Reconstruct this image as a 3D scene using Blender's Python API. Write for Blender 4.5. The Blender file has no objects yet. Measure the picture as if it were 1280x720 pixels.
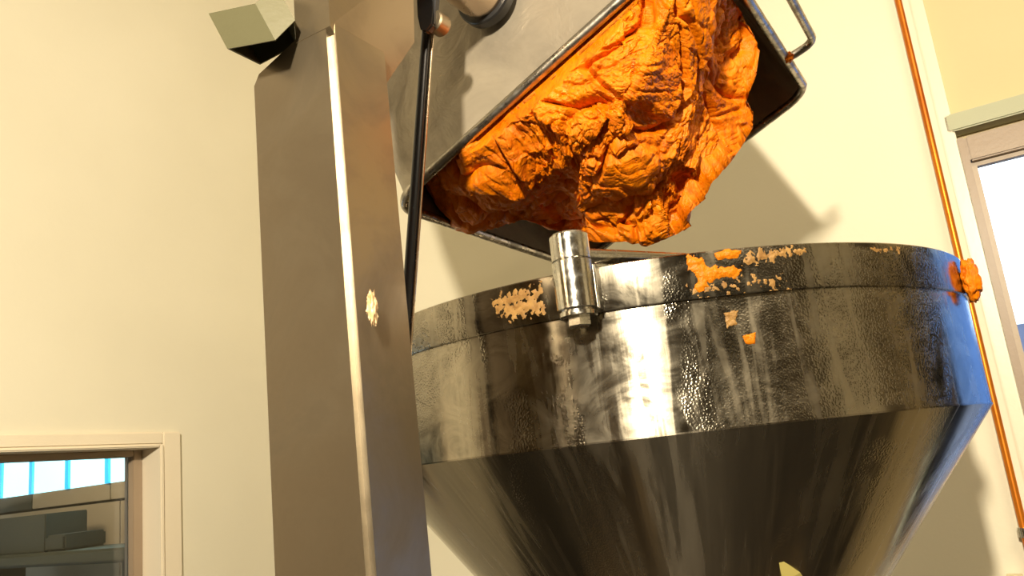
import bpy, bmesh, math, random
from mathutils import Vector, Matrix, noise
random.seed(7)
sc = bpy.context.scene
V = Vector

# ------------------------------------------------------------------ camera
H = 1.55                                   # eye height; world = (x, y, z) with the floor at z = 0
RT = V((0.994128659, -0.10820448, 0.0))    # world axes written in camera axes (right, down, forward)
FW = V((0.023795, 0.21861657, 0.97552068))
UP = V((-0.10555571, -0.96979306, 0.21990772))
def c2w(c): return V((c.dot(RT), c.dot(FW), c.dot(UP)))
cd = bpy.data.cameras.new('camera'); cam = bpy.data.objects.new('camera', cd); sc.collection.objects.link(cam)
cx, cy, cz = c2w(V((1,0,0))), c2w(V((0,-1,0))), c2w(V((0,0,-1)))
cam.matrix_world = Matrix(((cx.x,cy.x,cz.x,0),(cx.y,cy.y,cz.y,0),(cx.z,cy.z,cz.z,H),(0,0,0,1)))
cd.sensor_width = 36; cd.lens = 1000*36/1280; cd.clip_start = .02
sc.camera = cam
EYE = V((0,0,H))
def ray(px, py): return c2w(V(((px-640)/1000, (py-360)/1000, 1)))
def hit(px, py, o, n):                      # where the sight line through a pixel meets a plane
    r = ray(px, py); return EYE + r*((o-EYE).dot(n)/r.dot(n))
def at(px, py, Y):
    r = ray(px, py); return EYE + r*(Y/r.y)

# ------------------------------------------------------------------ world, lamps, exposure
w = bpy.data.worlds.new('sky'); sc.world = w; w.use_nodes = True
bg = w.node_tree.nodes['Background']; bg.inputs[0].default_value = (.66,.86,1,1); bg.inputs[1].default_value = 2.6
def area(name, loc, target, sx, sy, power, col):
    l = bpy.data.lights.new(name, 'AREA'); l.shape = 'RECTANGLE'; l.size = sx; l.size_y = sy; l.energy = power; l.color = col
    o = bpy.data.objects.new(name, l); sc.collection.objects.link(o); o.location = loc
    o.rotation_euler = (V(target)-V(loc)).to_track_quat('-Z','Y').to_euler(); return o
KEY = V((-.335,-.95,H+.96))
area('key_lamp_light', KEY, (.2,1.5,H+.3), .07, .14, 72, (1,.88,.66))
area('ceiling_lamp_light', (1.2,-.6,H+2.05), (1.2,-.6,0), 1.2, .3, 35, (1,.84,.58))
sc.view_settings.view_transform = 'Standard'; sc.view_settings.look = 'None'
sc.view_settings.gamma = 1; sc.view_settings.exposure = 0.75

# ------------------------------------------------------------------ materials
def mat(name, base=(.5,.5,.5), metal=0, rough=.5, spec=.5):
    m = bpy.data.materials.new(name); m.use_nodes = True; nt = m.node_tree
    b = nt.nodes['Principled BSDF']
    b.inputs['Base Color'].default_value = (*base,1); b.inputs['Metallic'].default_value = metal
    b.inputs['Roughness'].default_value = rough; b.inputs['Specular IOR Level'].default_value = spec
    return m, nt, b
def N(nt, t, **k):
    n = nt.nodes.new(t)
    for a, v in k.items():
        if a in n.inputs.keys(): n.inputs[a].default_value = v
        else: setattr(n, a, v)
    return n
def coords(nt, scale=(1,1,1), kind='Object'):
    tc = N(nt,'ShaderNodeTexCoord'); mp = N(nt,'ShaderNodeMapping'); mp.inputs['Scale'].default_value = scale
    nt.links.new(tc.outputs[kind], mp.inputs[0]); return mp.outputs[0]
def nz(nt, vec, scale, detail=4, rough=.55, dist=0):
    n = N(nt,'ShaderNodeTexNoise'); n.inputs['Scale'].default_value = scale; n.inputs['Detail'].default_value = detail
    n.inputs['Roughness'].default_value = rough; n.inputs['Distortion'].default_value = dist
    nt.links.new(vec, n.inputs['Vector']); return n.outputs['Fac']
def ramp(nt, fac, stops):
    r = N(nt,'ShaderNodeValToRGB'); e = r.color_ramp.elements
    while len(e) < len(stops): e.new(.5)
    for i,(p,c) in enumerate(stops):
        e[i].position = p; e[i].color = (*c,1) if len(c)==3 else c
    nt.links.new(fac, r.inputs[0]); return r.outputs[0]
def g(x): return (x,x,x)
def bump(nt, b, h, strength, dist=.01, prev=None):
    n = N(nt,'ShaderNodeBump'); n.inputs['Strength'].default_value = strength; n.inputs['Distance'].default_value = dist
    nt.links.new(h, n.inputs['Height'])
    if prev: nt.links.new(prev, n.inputs['Normal'])
    nt.links.new(n.outputs[0], b.inputs['Normal']); return n.outputs[0]
def math_(nt, op, a, b_):
    n = N(nt,'ShaderNodeMath', operation=op)
    for i,x in enumerate((a,b_)):
        if isinstance(x,(int,float)): n.inputs[i].default_value = x
        else: nt.links.new(x, n.inputs[i])
    return n.outputs[0]
def mixc(nt, fac, a, b_):
    n = N(nt,'ShaderNodeMix', data_type='RGBA')
    nt.links.new(fac, n.inputs[0])
    for s,x in ((6,a),(7,b_)):
        if isinstance(x, tuple): n.inputs[s].default_value = (*x,1)
        else: nt.links.new(x, n.inputs[s])
    return n.outputs[2]
def plaster(name, c1, c2, rough=.7):
    m, nt, b = mat(name, c1, 0, rough); v = coords(nt)
    nt.links.new(ramp(nt, nz(nt, v, 1.3, 3), [(.35,c1),(.7,c2)]), b.inputs['Base Color'])
    bump(nt, b, nz(nt, v, 90, 3), .08, .004); return m
M = {}
M['wall'] = plaster('cream_wall_paint', (.76,.71,.56), (.81,.76,.61))
M['wall_shadowy'] = plaster('yellow_wall_paint', (.62,.50,.28), (.67,.55,.32))  # yellowish recess wall, its shade painted in as a darker tone
M['ceiling'] = plaster('ceiling_paint', (.62,.57,.46), (.66,.6,.5))
M['floor'] = plaster('dark_floor_coating', (.030,.026,.022), (.045,.04,.034), .5)
M['wall_dim'] = plaster('brown_tiled_wall_paint', (.17,.14,.10), (.22,.18,.13), .6)
M['trim'] = plaster('cream_trim_paint', (.82,.72,.56), (.86,.77,.61), .35)
M['sash'] = plaster('brown_sash_paint', (.34,.25,.17), (.42,.32,.22), .4)
M['timber'] = plaster('pinkish_timber_paint', (.27,.19,.125), (.33,.24,.165), .4)
M['header'] = plaster('sage_header_paint', (.38,.39,.26), (.42,.43,.29), .5)
M['door_wood'] = plaster('brown_door_paint', (.15,.115,.075), (.19,.145,.10), .5)  # for the unseen panel added on the left wall
M['tan'] = plaster('tan_board_paint', (.30,.25,.17), (.36,.30,.21), .7)
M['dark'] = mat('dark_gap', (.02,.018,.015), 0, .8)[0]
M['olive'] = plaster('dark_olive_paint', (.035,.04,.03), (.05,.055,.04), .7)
M['rubber'] = mat('black_rubber', (.015,.014,.014), 0, .38)[0]
M['blackrod'] = mat('black_coated_steel', (.035,.035,.04), .6, .28)[0]
M['bluewall'] = mat('deep_blue_cladding', (.075,.17,.44), 0, .7)[0]
M['bluebuilding'] = mat('pale_blue_cladding', (.16,.16,.22), 0, .8)[0]
M['sticker'] = mat('pale_yellow_plastic', (.62,.52,.16), 0, .45)[0]
M['cream_plastic'] = mat('cream_plastic', (.7,.6,.4), 0, .45)[0]

def steel(name, c=(.56,.52,.46), r0=.22, r1=.40, smudge=8, stretch=(1,1,1), aniso=0, dirt=.25, metal=1):
    m, nt, b = mat(name, c, metal, r0); v = coords(nt, stretch)
    n1 = nz(nt, v, smudge, 5, .6, .6)
    f = ramp(nt, n1, [(.40,g(r0)),(.62,g(r1))]); nt.links.new(f, b.inputs['Roughness'])
    cc = ramp(nt, n1, [(.40,c),(.66,tuple(x*(1-dirt) for x in c))]); nt.links.new(cc, b.inputs['Base Color'])
    if aniso:
        b.inputs['Anisotropic'].default_value = aniso
        t = N(nt,'ShaderNodeTangent', direction_type='RADIAL', axis='Z'); nt.links.new(t.outputs[0], b.inputs['Tangent'])
    return m, nt, b, v
M['column'] = steel('bead_blasted_column_steel', (.32,.255,.17), .30, .44, 9, dirt=.24, metal=.88)[0]
M['bin'] , nt, b, v = steel('wet_tub_steel', (.40,.345,.27), .28, .45, 7, dirt=.35, metal=.5)
bump(nt, b, nz(nt, coords(nt), 14, 4, .6, 1), .25, .01)
M['lip'], nt, b, v = steel('greasy_rolled_lip_steel', (.50,.46,.40), .22, .4, 40, dirt=.5)
bump(nt, b, nz(nt, coords(nt), 90, 2), .12, .003)
M['chrome'], nt, b, v = steel('polished_hinge_steel', (.66,.63,.57), .13, .3, 60, dirt=.35)
bump(nt, b, nz(nt, coords(nt), 300, 3), .12, .001)
M['shaft'] = steel('shaft_steel', (.62,.50,.38), .2, .3, 10, dirt=.1)[0]

def hopper_steel(name, c, wet=1.0, sm_=.60, sz=1.4):
    """brushed stainless with greasy film, vertical drip tracks and patches of condensed droplets"""
    m, nt, b = mat(name, c, 1, .3)
    o = coords(nt)
    flat = N(nt,'ShaderNodeVectorMath', operation='MULTIPLY'); nt.links.new(o, flat.inputs[0]); flat.inputs[1].default_value = (1,1,0)
    nrm_ = N(nt,'ShaderNodeVectorMath', operation='NORMALIZE'); nt.links.new(flat.outputs[0], nrm_.inputs[0])
    def unroll(k):                          # unrolled round the axis, so tracks run straight down wall and cone
        a = N(nt,'ShaderNodeVectorMath', operation='MULTIPLY'); nt.links.new(nrm_.outputs[0], a.inputs[0]); a.inputs[1].default_value = (.5,.5,0)
        z = N(nt,'ShaderNodeVectorMath', operation='MULTIPLY'); nt.links.new(o, z.inputs[0]); z.inputs[1].default_value = (0,0,k)
        q = N(nt,'ShaderNodeVectorMath', operation='ADD'); nt.links.new(a.outputs[0], q.inputs[0]); nt.links.new(z.outputs[0], q.inputs[1]); return q.outputs[0]
    od = unroll(.12); os_ = unroll(.07)
    patch = ramp(nt, nz(nt, unroll(.8), 5.2, 3, .55, .8), [(.50,g(0)),(.56,g(1))])     # where droplets sit
    tracks = ramp(nt, nz(nt, od, 34, 3, .6, .5), [(.50,g(0)),(.60,g(1))])
    fine = nz(nt, os_, 60, 4, .6, .3)
    smear = ramp(nt, nz(nt, unroll(sz), 11, 6, .64, 2.0 if sz > 1 else .4), [(.36,g(0)),(.60,g(1))])
    col = mixc(nt, smear, tuple(x*sm_ for x in c), c)
    col = mixc(nt, math_(nt,'MULTIPLY',tracks,.45), col, tuple(min(1,x*1.25) for x in c))
    nt.links.new(col, b.inputs['Base Color'])
    r = math_(nt,'ADD', math_(nt,'MULTIPLY', smear, .10), .13)
    r = math_(nt,'ADD', r, math_(nt,'MULTIPLY', tracks, .10))
    r = math_(nt,'ADD', r, math_(nt,'MULTIPLY', patch, .05))
    nt.links.new(r, b.inputs['Roughness'])
    b.inputs['Anisotropic'].default_value = .8; b.inputs['Anisotropic Rotation'].default_value = .25
    t = N(nt,'ShaderNodeTangent', direction_type='RADIAL', axis='Z'); nt.links.new(t.outputs[0], b.inputs['Tangent'])
    vo = N(nt,'ShaderNodeTexVoronoi', feature='SMOOTH_F1'); vo.inputs['Scale'].default_value = 380; nt.links.new(o, vo.inputs['Vector'])
    drop = ramp(nt, vo.outputs['Distance'], [(.15,g(1)),(.55,g(0))])
    hgt = math_(nt,'MULTIPLY', drop, patch)
    hgt = math_(nt,'MULTIPLY', hgt, math_(nt,'SUBTRACT', 1.0, tracks))
    p = bump(nt, b, hgt, .30*wet, .0008)
    p = bump(nt, b, fine, .05, .002, p)
    return m
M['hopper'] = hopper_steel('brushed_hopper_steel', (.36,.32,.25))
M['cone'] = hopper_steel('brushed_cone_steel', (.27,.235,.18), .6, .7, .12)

# meat dough
m, nt, b = mat('orange_meat_dough', (.8,.22,.02), 0, .33, .38); M['meat'] = m
o = coords(nt); oz = coords(nt, (1,1.0,.45))
n1 = nz(nt, o, 9, 5, .6, .8); n2 = nz(nt, oz, 60, 5, .65, 1.5)
c1 = ramp(nt, n1, [(.30,(.48,.085,.001)),(.50,(.68,.15,.001)),(.72,(.78,.22,.003))])
c2 = ramp(nt, n2, [(.34,(.24,.03,.001)),(.46,(.64,.14,.001)),(.75,(.80,.27,.004))])
mx = N(nt,'ShaderNodeMix', data_type='RGBA'); mx.inputs[0].default_value = .45
nt.links.new(c1, mx.inputs[6]); nt.links.new(c2, mx.inputs[7]); nt.links.new(mx.outputs[2], b.inputs['Base Color'])
nt.links.new(ramp(nt, nz(nt,o,40,4,.6), [(.35,g(.20)),(.6,g(.55))]), b.inputs['Roughness'])
p = bump(nt, b, nz(nt, oz, 75, 5, .62, 1.8), .55, .006)
bump(nt, b, nz(nt, o, 260, 3, .6), .30, .002, p)
b.inputs['Specular Tint'].default_value = (1,.72,.45,1)
m, nt, b = mat('dried_meat_film', (.44,.24,.07), 0, .5, .4); M['film'] = m
m_, nt_, b__ = mat('bright_orange_dough', (.80,.27,.008), 0, .4, .3); M['smear'] = m_; bump(nt_, b__, nz(nt_, coords(nt_), 180, 4), .5, .003)
nt.links.new(ramp(nt, nz(nt, coords(nt), 90, 4), [(.35,(.36,.18,.05)),(.65,(.58,.34,.11))]), b.inputs['Base Color'])
m, nt, b = mat('beige_meat_scrap', (.74,.52,.28), 0, .5, .4); M['scrap'] = m
nt.links.new(ramp(nt, nz(nt, coords(nt), 120, 4), [(.35,(.62,.36,.16)),(.65,(.84,.66,.42))]), b.inputs['Base Color'])
# copper
m, nt, b = mat('copper_pipe', (.85,.36,.10), .75, .38); M['copper'] = m
nt.links.new(ramp(nt, nz(nt, coords(nt,(1,1,.2)), 14, 4), [(.3,(.45,.11,.01)),(.6,(.78,.24,.02))]), b.inputs['Base Color'])
# lit panes
def emis(name, col, s):
    m = bpy.data.materials.new(name); m.use_nodes = True; nt = m.node_tree
    b = nt.nodes['Principled BSDF']; b.inputs['Base Color'].default_value = (*col,1)
    b.inputs['Emission Color'].default_value = (*col,1); b.inputs['Emission Strength'].default_value = s; return m
M['litpane'] = emis('daylit_translucent_pane', (.40,.86,1), 1.15)
M['litbar'] = emis('daylit_cyan_glazing_bar', (.03,.45,.80), .6)
M['tube'] = emis('lit_lamp_diffuser', (1,.82,.56), 9)
m = bpy.data.materials.new('window_glass'); m.use_nodes = True; nt = m.node_tree; nt.nodes.clear()
out = N(nt,'ShaderNodeOutputMaterial'); ms = N(nt,'ShaderNodeMixShader'); tr = N(nt,'ShaderNodeBsdfTransparent'); gl = N(nt,'ShaderNodeBsdfGlossy')
fr = N(nt,'ShaderNodeFresnel'); gl.inputs['Roughness'].default_value = .02
nt.links.new(fr.outputs[0], ms.inputs[0]); nt.links.new(tr.outputs[0], ms.inputs[1]); nt.links.new(gl.outputs[0], ms.inputs[2]); nt.links.new(ms.outputs[0], out.inputs[0])
M['glass'] = m

# ------------------------------------------------------------------ mesh helpers
def link(name, bm, m, parent=None, smooth=None, bevel=0, origin=None):
    bmesh.ops.recalc_face_normals(bm, faces=bm.faces)
    me = bpy.data.meshes.new(name)
    if bevel:
        bmesh.ops.bevel(bm, geom=[e for e in bm.edges if len(e.link_faces)==2 and e.calc_face_angle(0)>.5], offset=bevel, segments=2, affect='EDGES', clamp_overlap=True)
    if origin is not None: bmesh.ops.translate(bm, vec=-V(origin), verts=bm.verts)
    bm.to_mesh(me); bm.free()
    if smooth is not None:
        for p in me.polygons: p.use_smooth = True
        me.set_sharp_from_angle(angle=math.radians(smooth))
    ob = bpy.data.objects.new(name, me); sc.collection.objects.link(ob); me.materials.append(M[m] if isinstance(m,str) else m)
    if origin is not None: ob.location = origin
    if parent is not None:
        ob.parent = parent; ob.matrix_parent_inverse = Matrix.Identity(4); ob.location = ob.location - root_loc(parent)
    return ob
def root_loc(o):
    l = V((0,0,0))
    while o: l = l + o.location; o = o.parent
    return l
def thing(name, label, cat, loc, group=None):
    o = bpy.data.objects.new(name, None); sc.collection.objects.link(o); o.location = loc; o.empty_display_size = .05
    o['label'] = label; o['category'] = cat
    if group: o['group'] = group
    return o
def tag(o, label, cat, group=None):
    o['label'] = label; o['category'] = cat
    if group: o['group'] = group
    return o
def structure(o): o['kind'] = 'structure'; return o
def hexa(bm, P):
    vs = [bm.verts.new(p) for p in P]
    for f in ((0,1,2,3),(7,6,5,4),(0,4,5,1),(1,5,6,2),(2,6,7,3),(3,7,4,0)): bm.faces.new([vs[i] for i in f])
    return vs
def obox(bm, o, a, b_, c, r):               # box in an oblique frame: o + a*i + b*j + c*k, ranges r
    (a0,a1,b0,b1,c0,c1) = r
    hexa(bm, [o+a*i+b_*j+c*k for k in (c0,c1) for i,j in ((a0,b0),(a1,b0),(a1,b1),(a0,b1))])
def prism(bm, pts, d):
    lo = [bm.verts.new(p) for p in pts]; hi = [bm.verts.new(p+d) for p in pts]; n = len(pts)
    bm.faces.new(lo[::-1]); bm.faces.new(hi)
    for i in range(n): bm.faces.new((lo[i],lo[(i+1)%n],hi[(i+1)%n],hi[i]))
def frame_of(d):
    d = d.normalized(); a = d.cross(V((0,0,1)) if abs(d.z)<.9 else V((1,0,0))).normalized(); return a, d.cross(a)
def turned(bm, o, axis, prof, n=48, closed=True):   # lathe: prof = [(radius, along)]
    axis = axis.normalized(); a, b_ = frame_of(axis); rings = []
    for r, t in prof:
        rings.append([bm.verts.new(o+axis*t+(a*math.cos(2*math.pi*k/n)+b_*math.sin(2*math.pi*k/n))*max(r,1e-5)) for k in range(n)])
    for i in range(len(rings)-1):
        for k in range(n): bm.faces.new((rings[i][k],rings[i][(k+1)%n],rings[i+1][(k+1)%n],rings[i+1][k]))
    if closed: bm.faces.new(rings[0][::-1]); bm.faces.new(rings[-1])
def tube(bm, pts, r, n=14, closed=False):
    rings = []; N_ = len(pts); up = None
    for i,p in enumerate(pts):
        if closed: t = (pts[(i+1)%N_]-pts[i-1]).normalized()
        else: t = (pts[min(i+1,N_-1)]-pts[max(i-1,0)]).normalized()
        if up is None: up,_ = frame_of(t)
        up = (up - t*up.dot(t)).normalized(); s = t.cross(up)
        rings.append([bm.verts.new(p+(up*math.cos(2*math.pi*k/n)+s*math.sin(2*math.pi*k/n))*r) for k in range(n)])
    for i in range(N_ if closed else N_-1):
        A, B = rings[i], rings[(i+1)%N_]
        for k in range(n): bm.faces.new((A[k],A[(k+1)%n],B[(k+1)%n],B[k]))
    if not closed: bm.faces.new(rings[0][::-1]); bm.faces.new(rings[-1])
def rounded(path, rad, seg=6):              # round the inner corners of an open polyline
    out = [path[0]]
    for i in range(1,len(path)-1):
        p, a, b_ = path[i], path[i-1], path[i+1]
        A = p+(a-p).normalized()*rad; B = p+(b_-p).normalized()*rad
        for k in range(seg+1):
            t = k/seg; out.append(A*(1-t)**2 + p*2*t*(1-t) + B*t*t)
    out.append(path[-1]); return out

# ------------------------------------------------------------------ the room
Z = V((0,0,1))
D2 = V((.8510,-.5252,0)).normalized()       # along the back wall, to the right
D1 = V((-.4515,-.8923,0)).normalized()      # along the left wall, towards the viewer
N2 = V((.5252,.8510,0)).normalized()        # behind the back wall
N1 = V((-.8923,.4515,0)).normalized()       # behind the left wall
COR = V((-.6602,3.1249,0))
S0 = V((.8386,2.2,0))                       # reference point on the back wall
s0 = (S0-COR).dot(D2)
ZC = H+2.35
def backwall_box(bm, sa, sb, za, zb, da=0, db=.12): obox(bm, S0, D2, Z, N2, (sa,sb,za,zb,da,db))
WL, WR, WB, WT = .438, 2.7, H-.75, H+.647  # right-hand window opening
bm = bmesh.new()
backwall_box(bm, -s0-.12, .42, 0, ZC)
structure(link('wall_back', bm, 'wall')); bm = bmesh.new()
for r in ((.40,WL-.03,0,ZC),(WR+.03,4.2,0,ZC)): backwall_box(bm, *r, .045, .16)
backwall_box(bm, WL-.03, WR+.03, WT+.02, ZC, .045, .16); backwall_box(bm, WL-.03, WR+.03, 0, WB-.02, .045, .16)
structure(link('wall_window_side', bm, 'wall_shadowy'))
bm = bmesh.new(); backwall_box(bm, .388, .418, 0, ZC, -.008, 0)
structure(link('trim_1', bm, 'trim', bevel=.003))
bm = bmesh.new(); backwall_box(bm, .404, 4.1, H+.733, H+.781, -.012, .05)
structure(link('trim_2', bm, 'header', bevel=.004))
win = bmesh.new()
for r in ((.405,WL,WB-.04,H+.715),(WR,WR+.05,WB-.04,H+.715)): backwall_box(win, *r, .0, .05)
backwall_box(win, WL, WR, WT, H+.715, .0, .05); backwall_box(win, WL, WR, WB-.04, WB, .0, .05)
for s in ((WL+WR)/2-.02,): backwall_box(win, s, s+.04, WB, WT, .01, .05)
w1 = structure(link('window_1', win, 'timber', bevel=.004))
bm = bmesh.new(); 
for r in ((WL,WL+.012,WB,WT),(WL+.012,(WL+WR)/2-.02,WT-.012,WT)): backwall_box(bm, *r, .02, .045)
link('glazing_bead', bm, 'sash', w1)
for a,b_ in ((WL,(WL+WR)/2-.02),((WL+WR)/2+.02,WR)):
    bm = bmesh.new(); backwall_box(bm, a, b_, WB, WT, .03, .034); link('pane', bm, 'glass', w1)
# left wall with the hatch window
LW = 5.6
def leftwall_box(bm, a0, a1, z0, z1, d0=0, d1=.10): obox(bm, COR, D1, Z, N1, (a0,a1,z0,z1,d0,d1))
OA, OB, OZ0, OZ1 = .888, 2.15, H-.85, H+.1765
bm = bmesh.new()
leftwall_box(bm, -.12, OA, 0, ZC); leftwall_box(bm, OB, LW, 0, ZC); leftwall_box(bm, OA, OB, OZ1, ZC); leftwall_box(bm, OA, OB, 0, OZ0)
structure(link('wall_left', bm, 'wall'))
bm = bmesh.new(); t_ = .062; zt = .036
leftwall_box(bm, OA-t_, OA, OZ0-zt, OZ1+zt, -.014, 0); leftwall_box(bm, OB, OB+t_, OZ0-zt, OZ1+zt, -.014, 0)
leftwall_box(bm, OA, OB, OZ1, OZ1+zt, -.014, 0); leftwall_box(bm, OA, OB, OZ0-zt, OZ0, -.014, 0)
w2 = structure(link('window_2', bm, 'trim', bevel=.004))
bm = bmesh.new()
leftwall_box(bm, OA, OA+.012, OZ0, OZ1, -.018, .075); leftwall_box(bm, OB-.012, OB, OZ0, OZ1, -.018, .075)
leftwall_box(bm, OA+.012, OB-.012, OZ1-.008, OZ1, -.018, .075)
link('window_lining', bm, 'trim', w2, bevel=.003)
bm = bmesh.new(); e = .03
leftwall_box(bm, OA+.012, OA+.012+e, OZ0, OZ1-.008, .06, .1); leftwall_box(bm, OB-e-.012, OB-.012, OZ0, OZ1-.008, .06, .1)
leftwall_box(bm, OA+.012+e, OB-e-.012, OZ1-.026, OZ1-.008, .06, .1); leftwall_box(bm, OA+.012+e, OB-e-.012, OZ0, OZ0+.03, .06, .1)
link('sash_frame', bm, 'sash', w2, bevel=.002)
bm = bmesh.new(); leftwall_box(bm, OA+.012+e, OB-e-.012, OZ0+.03, OZ1-.026, .082, .086); link('pane', bm, 'glass', w2)
# remaining walls, floor, ceiling
FARR = COR + D2*5.6; FARL = COR + D1*LW; FARB = FARR + D1*LW
def wallseg(name, a, b_, m, th=.12):
    d = (b_-a); n = V((-d.y,d.x,0)).normalized(); c = (COR+FARB)/2
    if (a-c).dot(n) < 0: n = -n
    bm = bmesh.new(); L_ = d.length; obox(bm, a, d/L_, Z, n, (-.1,L_+.1,0,ZC,0,th)); return structure(link(name, bm, m))
wallseg('wall_right', FARR, FARB, 'wall')
for i_, (a_, b_) in enumerate(((.0,.75),(2.15,4.7))):
    bm = bmesh.new(); obox(bm, FARR, D1, Z, D2, (a_,b_,0,3.0,-.05,0)); structure(link('door_%d'%(4+i_), bm, 'wall_dim', bevel=.01))  # slabs added on the unseen right wall, dark bands in the hopper's reflection
bm = bmesh.new(); leftwall_box(bm, 2.7, 5.1, 0, 3.0, -.05, 0); structure(link('door_3', bm, 'door_wood', bevel=.01))  # added out of view to darken what the steel reflects
wallseg('wall_front', FARL, FARB, 'wall_dim')
FO = COR - D1*.0 - D2*3.4 + N2*2.6
bm = bmesh.new(); obox(bm, COR, D2, D1, Z, (-3.5,5.8,-3.0,LW+.3,-.1,0)); structure(link('floor', bm, 'floor'))
bm = bmesh.new(); obox(bm, COR, D2, D1, Z, (-3.5,5.8,-.2,LW+.3,ZC,ZC+.1)); structure(link('ceiling', bm, 'ceiling'))
# dark panels added on the unseen side for dark bands in the steel
def frontbox(bm, s, e_, z0, z1, d0, d1):
    d = (FARB-FARL).normalized(); n = V((-d.y,d.x,0)).normalized()
    if (COR-FARL).dot(n) < 0: n = -n
    obox(bm, FARL, d, Z, n, (s,e_,z0,z1,d0,d1))
bm = bmesh.new(); frontbox(bm, 1.1, 2.1, 0, 2.1, 0, .05); structure(link('door_1', bm, 'sash', bevel=.01))
bm = bmesh.new(); frontbox(bm, 2.5, 3.4, 0, 2.1, 0, .05); structure(link('door_2', bm, 'olive', bevel=.01))

# ------------------------------------------------------------------ next room seen through the left window
P0 = at(178,598,3.9)
def far(px, py, off=0): return hit(px, py, P0 - N2*off, N2)
def fs(px, py, off=0):
    p = far(px,py,off)-P0; return p.dot(D2), p.z+P0.z
zs = fs(178,598)[1]; zs1 = fs(178,621)[1]
zleft = fs(0,623)[1]
O_ = V((P0.x,P0.y,0))
def farbox(bm, a, b_, z0, z1, d0, d1): obox(bm, O_, D2, Z, N2, (a,b_,z0,z1,-d0,d1))
sR = fs(205,590)[0]; sL = fs(-60,630)[0]
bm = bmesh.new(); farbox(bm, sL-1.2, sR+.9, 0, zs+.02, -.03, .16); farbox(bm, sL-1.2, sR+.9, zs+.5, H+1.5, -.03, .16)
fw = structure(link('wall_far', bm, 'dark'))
edges = [fs(x,590)[0] for x in (-90,-42,3,41,86,136,187)]
edges = edges + [edges[-1]+(edges[-1]-edges[-2])]
sky = bmesh.new(); farbox(sky, edges[0], edges[-1], zs+.48, zs+.52, .01, .05)
w3 = structure(link('window_3', sky, 'tan'))
for i in range(len(edges)-1):
    bm = bmesh.new(); farbox(bm, edges[i]+.016, edges[i+1]-.016, zs, zs+.5, 0, .02); link('pane', bm, 'litpane', w3)
    bm = bmesh.new(); farbox(bm, edges[i]-.016, edges[i]+.016, zs, zs+.5, .012, .03); link('glazing_bar', bm, 'litbar', w3)
# boards with open joints
xs = [sL-1.1, fs(40,630)[0], fs(138,615)[0], sR+.8]
for i in range(3):
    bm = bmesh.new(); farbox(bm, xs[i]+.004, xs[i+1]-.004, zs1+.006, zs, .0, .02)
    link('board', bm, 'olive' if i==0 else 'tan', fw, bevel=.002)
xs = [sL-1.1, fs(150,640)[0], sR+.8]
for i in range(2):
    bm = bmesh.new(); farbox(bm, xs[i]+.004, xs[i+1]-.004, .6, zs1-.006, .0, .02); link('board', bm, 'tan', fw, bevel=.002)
a_, z_ = fs(56,668,.3); 
t = thing('storage_box', 'dark stepped box on the bench seen through the left window', 'box', O_+D2*(a_-.3)-N2*.3+Z*(fs(60,690,.3)[1]))
bm = bmesh.new(); zb = fs(60,690,.3)[1]; z1_ = fs(56,645,.3)[1]; z2_ = fs(78,668,.3)[1]
farbox(bm, a_-1.0, a_, zb, z1_+.01, .3, -.1); link('body', bm, 'olive', t, bevel=.004)
bm = bmesh.new(); farbox(bm, a_, fs(80,668,.3)[0], zb, z2_, .3, -.1); link('side_shelf', bm, 'olive', t, bevel=.01)
aR, zR = fs(168,683,.32)
t = thing('workbench', 'olive green workbench with rounded corner beyond the left window', 'bench', O_+D2*(aR-.4)-N2*.2)
bm = bmesh.new(); farbox(bm, aR-1.4, aR, zR-.06, zR, .34, -.06)
link('bench_top', bm, 'header_dark' if 'header_dark' in M else plaster('olive_bench_paint',(.045,.05,.032),(.055,.06,.04)), t, bevel=.012)
for k in (.06, 1.25):
    bm = bmesh.new(); farbox(bm, aR-k-.06, aR-k, 0, zR-.06, .3, -.12); link('leg', bm, 'olive', t)
area('next_room_light', O_-N2*1.1-D2*.1+Z*(H+.9), O_-N2*.0+Z*(H), .6, .3, 11, (1,.80,.52))
# close the next room
bm = bmesh.new(); obox(bm, O_, D2, N2, Z, (sL-1.2,sL-1.1,-2.6,.2,0,H+1.5)); structure(link('wall_far_left', bm, 'tan'))
bm = bmesh.new(); obox(bm, O_, D2, N2, Z, (sL-1.2,sR+.9,-2.7,-2.6,0,H+1.5)); structure(link('wall_far_front', bm, 'tan'))
bm = bmesh.new(); obox(bm, O_, D2, N2, Z, (sR+.8,sR+.9,-.6,.2,0,H+1.5)); structure(link('wall_far_right', bm, 'tan'))
bm = bmesh.new(); obox(bm, O_, D2, N2, Z, (sL-1.2,sR+.9,-2.6,.2,H+1.5,H+1.56)); structure(link('ceiling_far', bm, 'ceiling'))

# ------------------------------------------------------------------ outside the right window
bm = bmesh.new()
q = at(1290,402,9); obox(bm, q, D2, Z, N2, (-3,1.2,-q.z-.0,-.0,0,3))
tag(link('neighbouring_building', bm, 'bluebuilding', bevel=.05), 'pale blue flat building low outside the right window', 'building')
bm = bmesh.new(); obox(bm, V((5.7,7,0)), V((1,0,0)), V((0,1,0)), Z, (0,24,0,.3,0,5.5))  # blue wall added out of view so the steel reflects blue
bh = link('blue_shed', bm, 'bluewall', bevel=.05); tag(bh, 'deep blue clad shed outside, right of the window view', 'building')
bm = bmesh.new(); obox(bm, S0, D2, N2, Z, (-3,14,.2,16,-.1,0)); structure(link('ground', bm, 'bluebuilding'))

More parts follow.
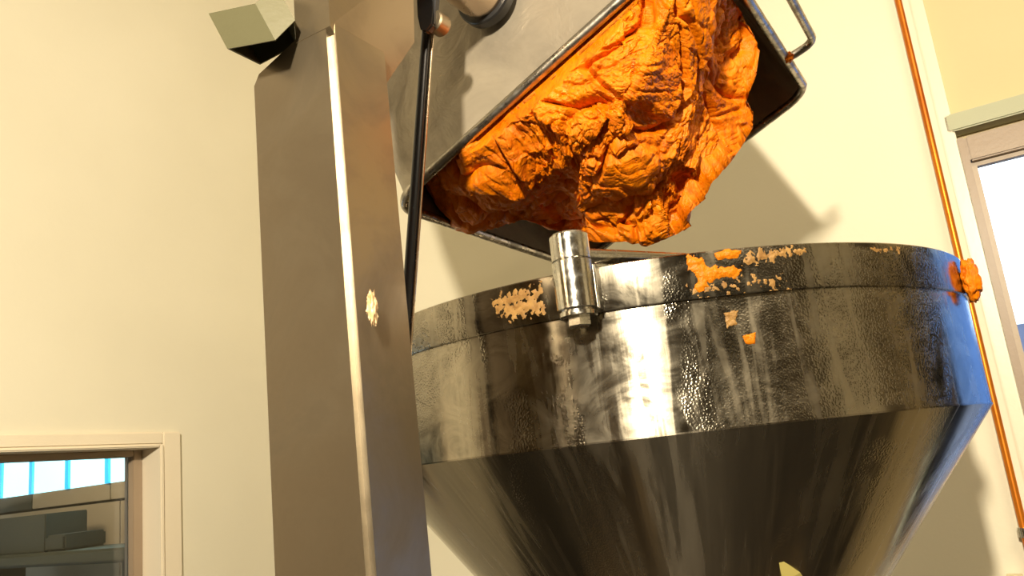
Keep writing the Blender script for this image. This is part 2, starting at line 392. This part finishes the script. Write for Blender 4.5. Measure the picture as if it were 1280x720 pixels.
# ------------------------------------------------------------------ copper pipe
def bw(s, z, d=0): return S0+D2*s+N2*d+Z*z
t = thing('copper_pipe', 'thin shiny copper pipe running up the cream wall beside the right window', 'pipe', bw(.364,0,-.028))
bm = bmesh.new(); tube(bm, [bw(.364,z,-.028) for z in (0,1,2,ZC)], .0085, 18); link('pipe_run', bm, 'copper', t, smooth=40)
for z in (H-.27, H+1.4):
    bm = bmesh.new(); turned(bm, bw(.364,z-.012,-.028), Z, [(.009,0),(.014,.001),(.014,.023),(.009,.024)], 20)
    obox(bm, bw(.364,z-.008,-.028), D2, Z, N2, (-.004,.004,0,.016,.012,.028)); link('pipe_clip', bm, 'chrome', t, smooth=40)
t = thing('socket_box', 'small cream plastic box low on the wall left of the copper pipe', 'box', bw(.335,H-.40,-.02))
bm = bmesh.new(); obox(bm, bw(.30,H-.45,0), D2, Z, N2, (0,.045,0,.085,-.04,0)); link('housing', bm, 'cream_plastic', t, bevel=.006)
bm = bmesh.new(); obox(bm, bw(.30,H-.45,0), D2, Z, N2, (.006,.039,.01,.06,-.044,-.04)); link('cover', bm, 'cream_plastic', t, bevel=.002)

# ------------------------------------------------------------------ lamps that light the room
def strip_lamp(loc, axis, L_, label, drop):
    t = thing('ceiling_lamp', label, 'lamp', loc)
    a = axis.normalized(); s = a.cross(Z)
    bm = bmesh.new(); obox(bm, loc, a, s, Z, (-L_/2,L_/2,-.05,.05,.03,.07)); link('housing', bm, 'cream_plastic', t, bevel=.004)
    bm = bmesh.new(); obox(bm, loc, a, s, Z, (-L_/2+.02,L_/2-.02,-.035,.035,.012,.03)); link('diffuser', bm, 'tube', t)
    for k in (-.4,.4):
        bm = bmesh.new(); tube(bm, [loc+a*L_*k+Z*.07, loc+a*L_*k+Z*drop], .004, 8); link('hanger', bm, 'blackrod', t)
strip_lamp(V((-.335,-1.0,H+1.11)), V((1,0,0)), .5, 'short hanging strip lamp behind the viewer', ZC-H-1.11)
strip_lamp(V((1.2,-.6,H+2.12)), V((1,0,0)), 1.3, 'long hanging strip lamp near the right wall', ZC-H-2.12)

# ------------------------------------------------------------------ lifting column
U_ = V((.51046,.8599,0)).normalized(); P_ = V((.8599,-.51046,0)).normalized()
RB = at(475,720,.74)                        # front ridge of the column, low in view
RO = V((RB.x,RB.y,0))
def cp(p, z, u=0): return RO+P_*p+U_*u+Z*z
lift = thing('lifting_column', 'tall folded stainless steel lifting column left of the hopper, holding the tub', 'lifter', cp(-.07,0,.04))
zb = H-.085
def ridge_p(z): return -.0195
prof = [(-.1335-.0, .02), (.012,.02), (ridge_p(0),H+.512), (-.071,H+.512), (-.138,H+.4905), (-.147,H+.478)]
KS = .74/.80
prof = [(a*KS, H+(z-H)*KS if z > 1 else z) for a,z in prof]
bm = bmesh.new(); prism(bm, [cp(a,z) for a,z in prof], U_*.092*KS)
bm.edges.ensure_lookup_table()
def isridge(e):
    c = [(v.co-RO) for v in e.verts]
    return all(abs(x.dot(U_))<1e-4 for x in c) and all(x.dot(P_)>-.03 for x in c) and all(x.z<H+.6 for x in c) and abs(c[0].z-c[1].z)>.01
rid = [e for e in bm.edges if isridge(e) and abs((e.verts[0].co-e.verts[1].co).normalized().z)>.3]
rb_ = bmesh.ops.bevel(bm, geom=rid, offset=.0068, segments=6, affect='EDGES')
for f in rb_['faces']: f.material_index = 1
M['ridge'] = steel('polished_corner_steel', (.62,.55,.44), .32, .42, 30, dirt=.15)[0]  # lighter steel on the bevel, the ridge's bright highlight put into its colour
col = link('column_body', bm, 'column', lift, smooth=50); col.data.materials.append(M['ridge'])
# widened head above the shaft: gusset-shaped seen from the right, its near corner cut off
HA = hit(413,40,RB,U_); HB = hit(465,0,HA,P_); HCc = hit(413,0,RB,U_); HL = hit(370,45,RB,U_)
R1, R2 = hit(486,108,HA,P_), hit(524,50,HA,P_)
def hu(p): return (p-HA).dot(U_), p.z
u1_, z1_h = hu(R1); u2_, z2_h = hu(R2); pl_ = (HL-HA).dot(P_); zt_ = HA.z+.42
pr = [HA-P_*0+U_*a+Z*(z-HA.z) for a,z in ((-.0006,z1_h+.035),(u1_*.5,z1_h-.002),(u1_,z1_h),(u2_,z2_h),(u2_,zt_),(-.0006,zt_))]
bm = bmesh.new(); prism(bm, [p+P_*.0006 for p in pr], P_*(pl_-.0006))
cn = (HB-HA).cross(HCc-HA).normalized()
if cn.dot(EYE-HA) < 0: cn = -cn
bmesh.ops.recalc_face_normals(bm, faces=bm.faces)
rr_b = bmesh.ops.bisect_plane(bm, geom=bm.verts[:]+bm.edges[:]+bm.faces[:], plane_co=HA, plane_no=cn, clear_outer=True)
bmesh.ops.holes_fill(bm, edges=[e for e in bm.edges if e.is_boundary])
link('head', bm, 'column', lift)
bm = bmesh.new(); obox(bm, cp(-.07,0,.04), P_, U_, Z, (-.14,.14,-.12,.12,0,.02)); link('base_plate', bm, 'column', lift, bevel=.004)
# weld spots on the face
# open box-shaped bracket at the top left
bm = bmesh.new()
K, A, B = at(344,50,.74), at(284,61,.768), at(369,25,.754)
C_, D_ = at(325,81,.833), at(372,56,.833)
up1 = at(320,6,.74)-K
lo = [A,K,B,D_,C_]
def sheet(bm, a, b_, up, th): 
    n = (b_-a).cross(up).normalized()*th; hexa(bm, [a,b_,b_+up,a+up,a+n,b_+n,b_+n+up,a+n+up])
cc = sum(lo, V())/5
for i in range(5):
    a, b_ = lo[i], lo[(i+1)%5]
    n = (b_-a).cross(up1).normalized()*.0018
    if (cc-a).dot(n) < 0: n = -n
    hexa(bm, [a,b_,b_+up1*1.0,a+up1*1.0,a+n,b_+n,b_+n+up1*1.0,a+n+up1*1.0])
top = [p+up1 for p in lo]; prism(bm, top, up1.normalized()*.0018)
link('bracket', bm, plaster('olive_bracket_paint',(.10,.095,.05),(.12,.11,.06),.35), lift)

# ------------------------------------------------------------------ tub (bin) tipped over the hopper
QV = V((-.78952,.46868,-.39623)).normalized()
ND = U_.cross(QV).normalized()              # into the tub
if ND.z < 0: ND = -ND
L0 = EYE + ray(493,256)*1.28
W_, LEN, DEP = .635, .60, .60
def bp(s, q, d): return L0 + U_*s - QV*q + ND*d      # s across, q up the slope, d depth into the tub
tub = thing('meat_tub', 'stainless steel tub tipped over the hopper, full of orange dough', 'tub', bp(W_/2,LEN/2,DEP))
def rr(inset, d, rad, n=8):
    pts = []
    for cx_, cy_, a0 in ((W_-inset-rad,LEN-inset-rad,0),(inset+rad,LEN-inset-rad,90),(inset+rad,inset+rad,180),(W_-inset-rad,inset+rad,270)):
        for k in range(n+1):
            a = math.radians(a0+90*k/n); pts.append(bp(cx_+rad*math.cos(a), cy_+rad*math.sin(a), d))
    return pts
bm = bmesh.new(); rings = []
outer = [(.0,.0,.045),(.004,.02,.045),(.010,.20,.05),(.02,.45,.06),(.03,.56,.07),(.05,.59,.08),(.09,.60,.06)]
inner = [(.093,.597,.06),(.053,.586,.08),(.0325,.556,.07),(.0225,.45,.06),(.0125,.20,.05),(.0065,.02,.045),(.003,.0,.045)]
for i_, d, r in outer+inner: rings.append([bm.verts.new(p) for p in rr(i_, d, r)])
n = len(rings[0])
for i in range(len(rings)):
    if i == len(outer)-1: continue
    A_, B_ = rings[i], rings[(i+1)%len(rings)]
    for k in range(n): bm.faces.new((A_[k],A_[(k+1)%n],B_[(k+1)%n],B_[k]))
bm.faces.new(rings[len(outer)-1]); bm.faces.new(rings[len(outer)])
link('tub_body', bm, 'bin', tub, smooth=50)
bm = bmesh.new(); pts = rr(.0, .0, .045, 10)
tube(bm, pts, .0085, 12, closed=True); link('rolled_lip', bm, 'lip', tub, smooth=60)
# handle on the upper right edge
bm = bmesh.new()
hp = rounded([bp(.475,LEN,.004), bp(.49,LEN+.055,.004), bp(.18,LEN+.055,.004), bp(.195,LEN,.004)], .028)
tube(bm, hp, .0075, 12); link('handle', bm, 'lip', tub, smooth=60)

# shaft and collar between the column head and the tub
SC = hit(613,0, L0, U_)
sp = (SC-RO).dot(P_)
bm = bmesh.new(); dl = (SC-RO).dot(U_)
turned(bm, SC-U_*(dl-.06), U_, [(.040,0),(.040,dl-.062)], 48); link('shaft', bm, 'shaft', lift, smooth=40)
bm = bmesh.new(); turned(bm, SC-U_*.024, U_, [(.040,0),(.046,.001),(.048,.004),(.048,.018),(.045,.021),(.040,.022)], 48); link('collar', bm, 'rubber', lift, smooth=30)
# head plate that carries the shaft (above the frame)
bm = bmesh.new(); obox(bm, V((SC.x,SC.y,SC.z))-U_*dl, P_, U_, Z, (-(sp-.04),.07,.006,.074,.055,.30)); link('head_box', bm, 'column', lift, bevel=.004)
bm = bmesh.new(); obox(bm, V((SC.x,SC.y,SC.z))-U_*dl, P_, U_, Z, (-.055,.06,.052,.062,-.052,.08)); link('bearing_plate', bm, 'column', lift, bevel=.004)
# push rod with its eye
T1, T2 = at(533,38,1.02), at(490,640,.98)
bm = bmesh.new(); tube(bm, [T1,T2], .0068, 20); rod = link('push_rod', bm, 'blackrod', lift, smooth=40)
bm = bmesh.new(); s_ = at(541,60,1.03)-at(533,60,1.03)
tube(bm, [T1+s_, T2+s_*.9], .0022, 10); link('cable', bm, 'shaft', lift, smooth=40)
bm = bmesh.new(); e0 = at(545,28,1.0)
turned(bm, e0-U_*.008, U_, [(.013,0),(.0155,.002),(.0155,.022),(.013,.024)], 28); link('pivot_boss', bm, 'column', lift, smooth=30)
bm = bmesh.new(); pl = [at(x,y,.985) for x,y in ((526,-62),(519,-25),(521,20),(525,38),(533,40),(541,30),(546,-25),(556,-62))]
prism(bm, pl, U_*.012); link('link_arm', bm, 'blackrod', lift, bevel=.002)
bm = bmesh.new(); tube(bm, [T2-U_*.004, cp(-.04,T2.z,.05)], .008, 12); link('rod_lug', bm, 'blackrod', lift, smooth=40)
# scrap of dough stuck on the column
def lump(c, ax, ay, az, r, seed, m, name, parent=None, sub=4, amp=.35, fr=2.2):
    bm = bmesh.new(); bmesh.ops.create_icosphere(bm, subdivisions=sub, radius=1)
    for v in bm.verts:
        d = v.co.normalized(); k = 1+amp*noise.fractal(d*fr+V((seed,0,0)),.8,2.1,4)+amp*.4*noise.noise(d*fr*4+V((0,seed,0)))
        v.co = c+ax*(d.x*r[0]*k)+ay*(d.y*r[1]*k)+az*(d.z*r[2]*k)
    return link(name, bm, m, parent, smooth=80, origin=c)
c = hit(465,386, RO, P_)
o = lump(c, U_, Z, P_, (.006,.015,.003), 3, 'scrap', 'dough_scrap', amp=.6); tag(o, 'small beige dough scrap stuck on the right face of the column', 'scrap')

# ------------------------------------------------------------------ hopper
HC = V((.2415,1.4353,H)); R_ = .5; Z1, Z2, Z3 = .2292, .1727, .0197
hop = thing('hopper', 'big round stainless steel hopper with steep cone, wet and smeared with dough', 'hopper', V((HC.x,HC.y,0)))
def lathe(name, prof, m, n=192, parent=hop):
    bm = bmesh.new(); turned(bm, V((0,0,0)), Z, prof, n, closed=False)
    nr = len(prof); bm.verts.ensure_lookup_table()
    for k in range(n): bm.faces.new((bm.verts[(nr-1)*n+k], bm.verts[(nr-1)*n+(k+1)%n], bm.verts[(k+1)%n], bm.verts[k]))
    bmesh.ops.recalc_face_normals(bm, faces=bm.faces)
    me = bpy.data.meshes.new(name); bm.to_mesh(me); bm.free()
    for p in me.polygons: p.use_smooth = True
    me.set_sharp_from_angle(angle=math.radians(35))
    ob = bpy.data.objects.new(name, me); sc.collection.objects.link(ob); me.materials.append(M[m])
    ob.parent = parent; ob.location = HC-root_loc(parent); return ob
lathe('rim_band', [(R_+.0005,Z2),(R_+.0035,Z2+.0005),(R_+.0045,Z2+.002),(R_+.0045,Z1-.0015),(R_+.003,Z1),(R_-.0035,Z1),(R_-.0045,Z1-.002),(R_-.0045,Z2)], 'hopper')
lathe('hopper_wall', [(R_,Z3),(R_,Z2+.01),(R_-.004,Z2+.01),(R_-.004,Z3)], 'hopper')
half = math.radians(38); zc = Z3-(R_-.11)/math.tan(half)
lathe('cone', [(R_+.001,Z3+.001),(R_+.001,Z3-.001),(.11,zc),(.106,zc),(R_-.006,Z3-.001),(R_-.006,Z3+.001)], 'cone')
lathe('outlet', [(.11,zc-.16),(.11,zc+.004),(.125,zc+.004),(.125,zc-.004),(.114,zc-.006),(.114,zc-.16)], 'chrome', 64)
bm = bmesh.new(); zz = H+zc-.16; obox(bm, V((HC.x,HC.y,0)), V((1,0,0)), V((0,1,0)), Z, (-.38,.38,-.34,.34,.08,zz)); link('machine_body', bm, 'column', hop, bevel=.012)
for sx in (-1,1):
    for sy in (-1,1):
        bm = bmesh.new(); turned(bm, V((HC.x+sx*.32,HC.y+sy*.28,0)), Z, [(.03,0),(.03,.02),(.015,.025),(.015,.085)], 16); link('foot', bm, 'rubber', hop, smooth=30)
def oncyl(px, py, r=R_+.0045):             # where a sight line meets the near side of the hopper
    d = ray(px,py); o = EYE-HC; a = d.x**2+d.y**2; b_ = 2*(o.x*d.x+o.y*d.y); c = o.x**2+o.y**2-r*r
    t = (-b_-math.sqrt(max(b_*b_-4*a*c,0)))/(2*a); p = EYE+d*t; return p
# hinge post with a cross bar
pc = oncyl(720,370,R_+.03); nrm = V((pc.x-HC.x,pc.y-HC.y,0)).normalized(); hp0 = V((pc.x,pc.y,0))
zt = oncyl(713,293,R_+.03).z; z325 = oncyl(716,327,R_+.03).z; z385 = oncyl(722,388,R_+.03).z; z400 = oncyl(724,397,R_+.03).z; z412 = oncyl(725,409,R_+.03).z
r0 = .0245
hinge = link('hinge_post', (lambda b: (turned(b, hp0+Z*z385, Z, [(r0-.001,0),(r0,.001),(r0,z325-z385-.0015),(r0-.001,z325-z385-.0005)], 48), b)[1])(bmesh.new()), 'chrome', hop, smooth=30)
bm = bmesh.new(); turned(bm, hp0+Z*z325, Z, [(r0-.0025,-.001),(r0-.0025,.0005),(r0-.0008,.001),(r0-.0008,zt-z325-.003),(r0-.0022,zt-z325-.0006),(r0-.005,zt-z325),(r0-.006,zt-z325-.001)], 48); link('hinge_cap', bm, 'chrome', hinge, smooth=30)
bm = bmesh.new(); turned(bm, hp0+Z*z400, Z, [(r0-.003,0),(r0-.0015,.001),(r0-.0015,z385-z400-.003),(r0-.004,z385-z400-.002),(r0-.004,z385-z400)], 48); link('washer', bm, 'chrome', hinge, smooth=30)
bm = bmesh.new(); turned(bm, hp0+Z*z412, Z, [(.0125,0),(.0145,.0015),(.0145,z400-z412)], 6); link('bolt_head', bm, 'chrome', hinge, smooth=20)
side = nrm.cross(Z).normalized()
bm = bmesh.new(); obox(bm, hp0, nrm, side, Z, (-.0275,-.004,-.026,.026,z400+.006,z325-.003)); link('mounting_plate', bm, 'hopper', hinge, bevel=.003)
bd = V((.86,.50,0)).normalized(); b0 = hp0+Z*oncyl(742,314,R_+.03).z
bm = bmesh.new(); tube(bm, [b0+bd*.0, b0+bd*.74], .0095, 20); link('cross_bar', bm, 'chrome', hop, smooth=40)
# pale yellow sticker low on the cone
def oncone(px, py, off=.0015):
    d = ray(px,py); tn = math.tan(half); lo_, hi_ = .2, 1.6
    f = lambda t: math.hypot((EYE+d*t).x-HC.x,(EYE+d*t).y-HC.y) - (R_+off*1.3-(Z3-((EYE+d*t).z-H))*tn)
    for i in range(200):
        t = lo_+(hi_-lo_)*i/200
        if f(t) < 0: return EYE+d*(t)
    return EYE+d*.9
sp_ = [oncone(x,y) for x,y in ((971,695),(999,714),(1006,725),(1012,760),(985,760),(977,725))]
nn = (sp_[1]-sp_[0]).cross(sp_[-1]-sp_[0]).normalized()
bm = bmesh.new()
if nn.dot(sp_[0]-EYE) > 0: nn = -nn
prism(bm, [p+nn*.002 for p in sp_], nn*.0012); tag_ = link('sticker', bm, 'sticker', hop); tag_['label'] = 'pale yellow sticker'

# dough smears on the rim: irregular raised patches that follow the steel
def patch(poly_px, seed, m, name, th=.003, rr_=R_+.0045, cells=46, thr=0.0, parent=None, fr=60, ragged=.35):
    """a ragged raised film over a pixel-sized region of the cylindrical wall, in angle/height space"""
    ps = [oncyl(x,y,rr_) for x,y in poly_px]
    uv = [(math.atan2(p.y-HC.y,p.x-HC.x)*rr_, p.z) for p in ps]
    u0,u1 = min(a for a,_ in uv), max(a for a,_ in uv); v0,v1 = min(b for _,b in uv), max(b for _,b in uv)
    st = max(u1-u0, v1-v0)/cells; nu = int((u1-u0)/st)+2; nv = int((v1-v0)/st)+2
    def dist(u,v):
        ins = False; dm = 9
        for i in range(len(uv)):
            (x1,y1),(x2,y2) = uv[i], uv[(i+1)%len(uv)]
            if (y1>v)!=(y2>v) and u < (x2-x1)*(v-y1)/(y2-y1)+x1: ins = not ins
            dx,dy = x2-x1,y2-y1; t = max(0,min(1,((u-x1)*dx+(v-y1)*dy)/(dx*dx+dy*dy+1e-12)))
            dm = min(dm, math.hypot(u-x1-t*dx, v-y1-t*dy))
        return dm if ins else -dm
    size = max(u1-u0,v1-v0); bm = bmesh.new(); vs = {}
    hs = {}
    for i in range(nu+1):
        for j in range(nv+1):
            u, v = u0+i*st, v0+j*st
            n_ = noise.fractal(V((u*fr+seed, v*fr, seed)), .8, 2.1, 4)
            hs[i,j] = min(dist(u,v)/(size*.12), 1) + n_*ragged*2.4 - thr
    def vert(i,j):
        if (i,j) not in vs:
            u, v = u0+i*st, v0+j*st; a = u/rr_; h = max(0,hs[i,j]); r = rr_-.0006+th*min(h,1.4)**.6*(1+.4*noise.noise(V((u*150,v*150,seed))))*(1 if h>0 else 0)
            vs[i,j] = bm.verts.new((HC.x+r*math.cos(a), HC.y+r*math.sin(a), v))
        return vs[i,j]
    for i in range(nu):
        for j in range(nv):
            if max(hs[i,j],hs[i+1,j],hs[i+1,j+1],hs[i,j+1]) > .0 and min(hs[i,j],hs[i+1,j+1],hs[i+1,j],hs[i,j+1]) > -.25:
                bm.faces.new([vert(i,j),vert(i+1,j),vert(i+1,j+1),vert(i,j+1)])
    bmesh.ops.solidify(bm, geom=bm.faces[:], thickness=.0003)
    c = sum(ps, V())/len(ps)
    return link(name, bm, m, parent, smooth=80, origin=c)
SM = [
 ([(856,318),(878,320),(884,333),(930,333),(928,343),(893,350),(880,366),(868,366),(872,350),(858,335)], 1, 'smear', .003, .0, 'thick bright orange dough smear on the hopper rim, right of the hinge post', .3),
 ([(893,318),(905,311),(928,312),(922,323),(898,325)], 5, 'smear', .0025, .0, 'small orange dough dab at the top edge of the hopper rim', .3),
 ([(932,314),(1010,306),(1004,316),(960,330),(925,334)], 9, 'film', .0015, .05, 'thin streaky tan dough film along the top of the rim', .5),
 ([(856,352),(930,344),(985,340),(985,360),(905,364),(862,374)], 12, 'film', .0012, .3, 'thin streaky tan dough film along the foot of the rim band', .55),
 ([(612,372),(676,352),(684,396),(660,398),(640,402),(620,398)], 21, 'film', .0010, .1, 'flaky yellowish dough film on the rim left of the hinge post', .55),
 ([(1085,306),(1128,309),(1126,318),(1088,315)], 25, 'film', .0010, .15, 'faint tan dough flecks near the right top of the rim', .5),
]
for poly, seed, m, th, thr, lab, rg in SM:
    tag(patch(poly, seed, m, 'dough_smear', th, thr=thr, ragged=rg, fr=140 if m=='film' else 90, cells=130 if m=='film' else 80), lab, 'smear', )
tag(patch([(928,420),(945,415),(944,430),(932,430)], 31, 'smear', 'dough_smear', .002, R_, 24, ragged=.2), 'tiny orange dough bit below the rim band', 'smear')
tag(patch([(905,392),(925,385),(920,405),(908,412)], 33, 'film', 'dough_smear', .0015, R_, 30, .2, ragged=.5, fr=120), 'tiny tan dough streak just below the rim band', 'smear')
# blob clinging to the right end of the rim
bc = oncyl(1203,352); an = V((bc.x-HC.x,bc.y-HC.y,0)).normalized()
o = lump(bc+an*.011+Z*.0, an, an.cross(Z), Z, (.012,.018,.029), 5, 'meat', 'dough_blob', amp=.3, fr=1.6); tag(o, 'orange dough blob clinging to the right end of the hopper rim', 'blob')

# ------------------------------------------------------------------ the dough in the tub
def op(px, py, m_):                         # point over the tub mouth, m_ metres proud of it
    p = hit(px, py, L0-ND*m_, ND)-L0; return p.dot(U_), -p.dot(QV), m_
OUT = [(860,-60,.0),(815,-25,.0),(780,6,.018),(740,40,.02),(700,72,.02),(660,106,.02),(625,134,.016),(600,152,.0),(578,172,-.01),(572,192,-.01),(548,215,-.02),(533,236,-.03),
 (545,262,-.02),(560,282,.0),(585,290,.01),(620,284,.03),(655,274,.06),(690,284,.11),(715,298,.15),(745,303,.18),(780,302,.21),(808,306,.23),(832,297,.24),(862,288,.24),(866,268,.23),
 (884,250,.22),(893,228,.21),(912,205,.19),(928,182,.165),(941,160,.14),(943,138,.12),(938,115,.10),(947,92,.08),(951,62,.05),(946,40,.03),(934,20,.01),(918,-5,.0),(900,-30,.0),(885,-55,.0)]
ob_ = [op(*p) for p in OUT]
NA, NR = 760, 340
def lerp3(a,b_,t): return tuple(a[i]*(1-t)+b_[i]*t for i in range(3))
seg = [0]
for i in range(len(ob_)):
    a,b_ = ob_[i], ob_[(i+1)%len(ob_)]; seg.append(seg[-1]+math.dist(a,b_))
def outline(f):
    L_ = f*seg[-1]
    for i in range(len(ob_)):
        if seg[i+1] >= L_: return lerp3(ob_[i], ob_[(i+1)%len(ob_)], (L_-seg[i])/(seg[i+1]-seg[i]+1e-9))
    return ob_[0]
cen = op(760,150,.13)
bm = bmesh.new(); grid = []
def disp(p):
    w_ = V((noise.noise(p*7), noise.noise(p*7+V((9,3,1))), noise.noise(p*7+V((2,8,5)))))
    q = p + w_*.055
    big = noise.fractal(q*5, .9, 2, 2)*.026
    rid = 1-abs(noise.noise(q*10+V((4,4,4))))*2; fold = -(max(0,rid-.80)/.20)**1.5*.016
    q2 = V((q.x, q.y, q.z)) + w_*.03
    st_ = V((q.dot(U_)*1.0, q.dot(QV)*1.7, q.dot(ND)*1.0))
    rid2 = 1-abs(noise.noise(q2*31))*2; fold2 = -(max(0,rid2-.72)/.28)**1.3*.006
    sm = noise.fractal(st_*48, .75, 2.2, 4)*.0040
    r3 = 1-abs(noise.noise(st_*62+V((1,6,2))+w_*6))*2; fold3 = -(max(0,r3-.70)/.30)**1.4*.0040
    r4 = 1-abs(noise.noise(st_*130+V((3,1,8))+w_*9))*2; fold3 -= (max(0,r4-.6)/.4)**1.2*.0016
    qp = q + w_*.02
    dd, pp = noise.voronoi(qp*8.5); c0 = pp[0]; edge = min(1,(dd[1]-dd[0])/.10)
    pl = (noise.noise(c0*3.7+V((5,5,5)))*.022) * edge - (1-edge)*.007
    dd, pp = noise.voronoi(qp*23); c0 = pp[0]; edge = min(1,(dd[1]-dd[0])/.16)
    pl += (noise.noise(c0*3.1+V((2,5,9)))*.008) * edge - (1-edge)*.0022
    gate = min(1,max(0,.45+1.3*noise.noise(p*8+V((7,7,7)))))
    return big+fold+pl+fold2*(.2+.8*gate)+sm*(.35+.6*gate)+fold3*(.05+.7*gate)
for j in range(NR+14):
    row = []
    for i in range(NA):
        o_ = outline(i/NA)
        if j <= NR:
            r = (j/NR)**.85; 
            s = cen[0]+(o_[0]-cen[0])*r; q = cen[1]+(o_[1]-cen[1])*r; m_ = o_[2]+(cen[2]-o_[2])*(1-r**1.5)
        else:
            k = (j-NR)/14; sh = 1-.10*k*k; s = cen[0]+(o_[0]-cen[0])*sh; q = cen[1]+(o_[1]-cen[1])*sh; m_ = o_[2]-(.20+o_[2])*k
        row.append(bp(s,q,-m_))
    grid.append(row)
dc = bp(*(lambda a: (a[0],a[1],-a[2]))(op(688,262,.09)))
dc2 = bp(*(lambda a: (a[0],a[1],-a[2]))(op(760,265,.17)))
for row in grid:
    for i in range(NA):
        p = row[i]; row[i] = p + U_*.075*math.exp(-((p-dc).length/.055)**4) + U_*.035*math.exp(-((p-dc2).length/.035)**4)
# smooth normals then displacement
import numpy as np
G = np.array([[tuple(p) for p in row] for row in grid])
di = np.roll(G,-1,1)-np.roll(G,1,1); dj = np.zeros_like(G); dj[1:-1] = G[2:]-G[:-2]; dj[0] = G[1]-G[0]; dj[-1] = G[-1]-G[-2]
Nn = np.cross(di, dj); Nn /= (np.linalg.norm(Nn,axis=2,keepdims=True)+1e-12)
Nn[0] = -np.array(tuple(ND))
if Nn[NR//2].mean(0)@np.array(tuple(ND)) > 0: Nn[1:] = -Nn[1:]
vs = []
for j in range(G.shape[0]):
    row = []
    for i in range(NA):
        p = V(G[j,i]); nvec = V(Nn[j,i]); d = disp(p)
        fade = 1 if j<=NR*.93 else max(.45, 1-(j-NR*.93)/(NR*.12))
        p = p+nvec*(d*fade); l_ = p-L0; s_, q_, m_ = l_.dot(U_), -l_.dot(QV), -l_.dot(ND)
        if m_ < .006:                       # inside the tub the dough stops at its walls
            k = .012+max(0,-m_)*.055; s_ = min(max(s_,k),W_-k); q_ = min(max(q_,k),LEN-k)
        elif m_ < .05: s_ = max(s_, .012-(m_-.006)*.6)
        row.append(bm.verts.new(bp(s_,q_,-m_)))
    vs.append(row)
for j in range(len(vs)-1):
    for i in range(NA):
        bm.faces.new((vs[j][i],vs[j][(i+1)%NA],vs[j+1][(i+1)%NA],vs[j+1][i]))
bmesh.ops.remove_doubles(bm, verts=vs[0], dist=.06)
bm.faces.new([v for v in vs[-1]])
o = link('meat_dough', bm, 'meat', None, smooth=180, origin=bp(W_/2,LEN/2,0))
tag(o, 'huge lumpy mass of sticky orange meat dough bulging out of the tipped tub', 'dough')
o_dough = o
# crumbs on the lip near the handle
lump(bp(.455,LEN+.004,-.006), U_, QV, ND, (.012,.009,.008), 8, 'meat', 'lip_dough', None)
bpy.data.objects['lip_dough']['label'] = 'small dough bit stuck on the tub lip beside the handle'; bpy.data.objects['lip_dough']['category'] = 'dough'

fp = hit(592,190, L0-ND*.012, ND)
lump(fp, U_, QV, ND, (.018,.026,.016), 14, 'meat', 'hanging_flap', o_dough, amp=.30, fr=1.3)
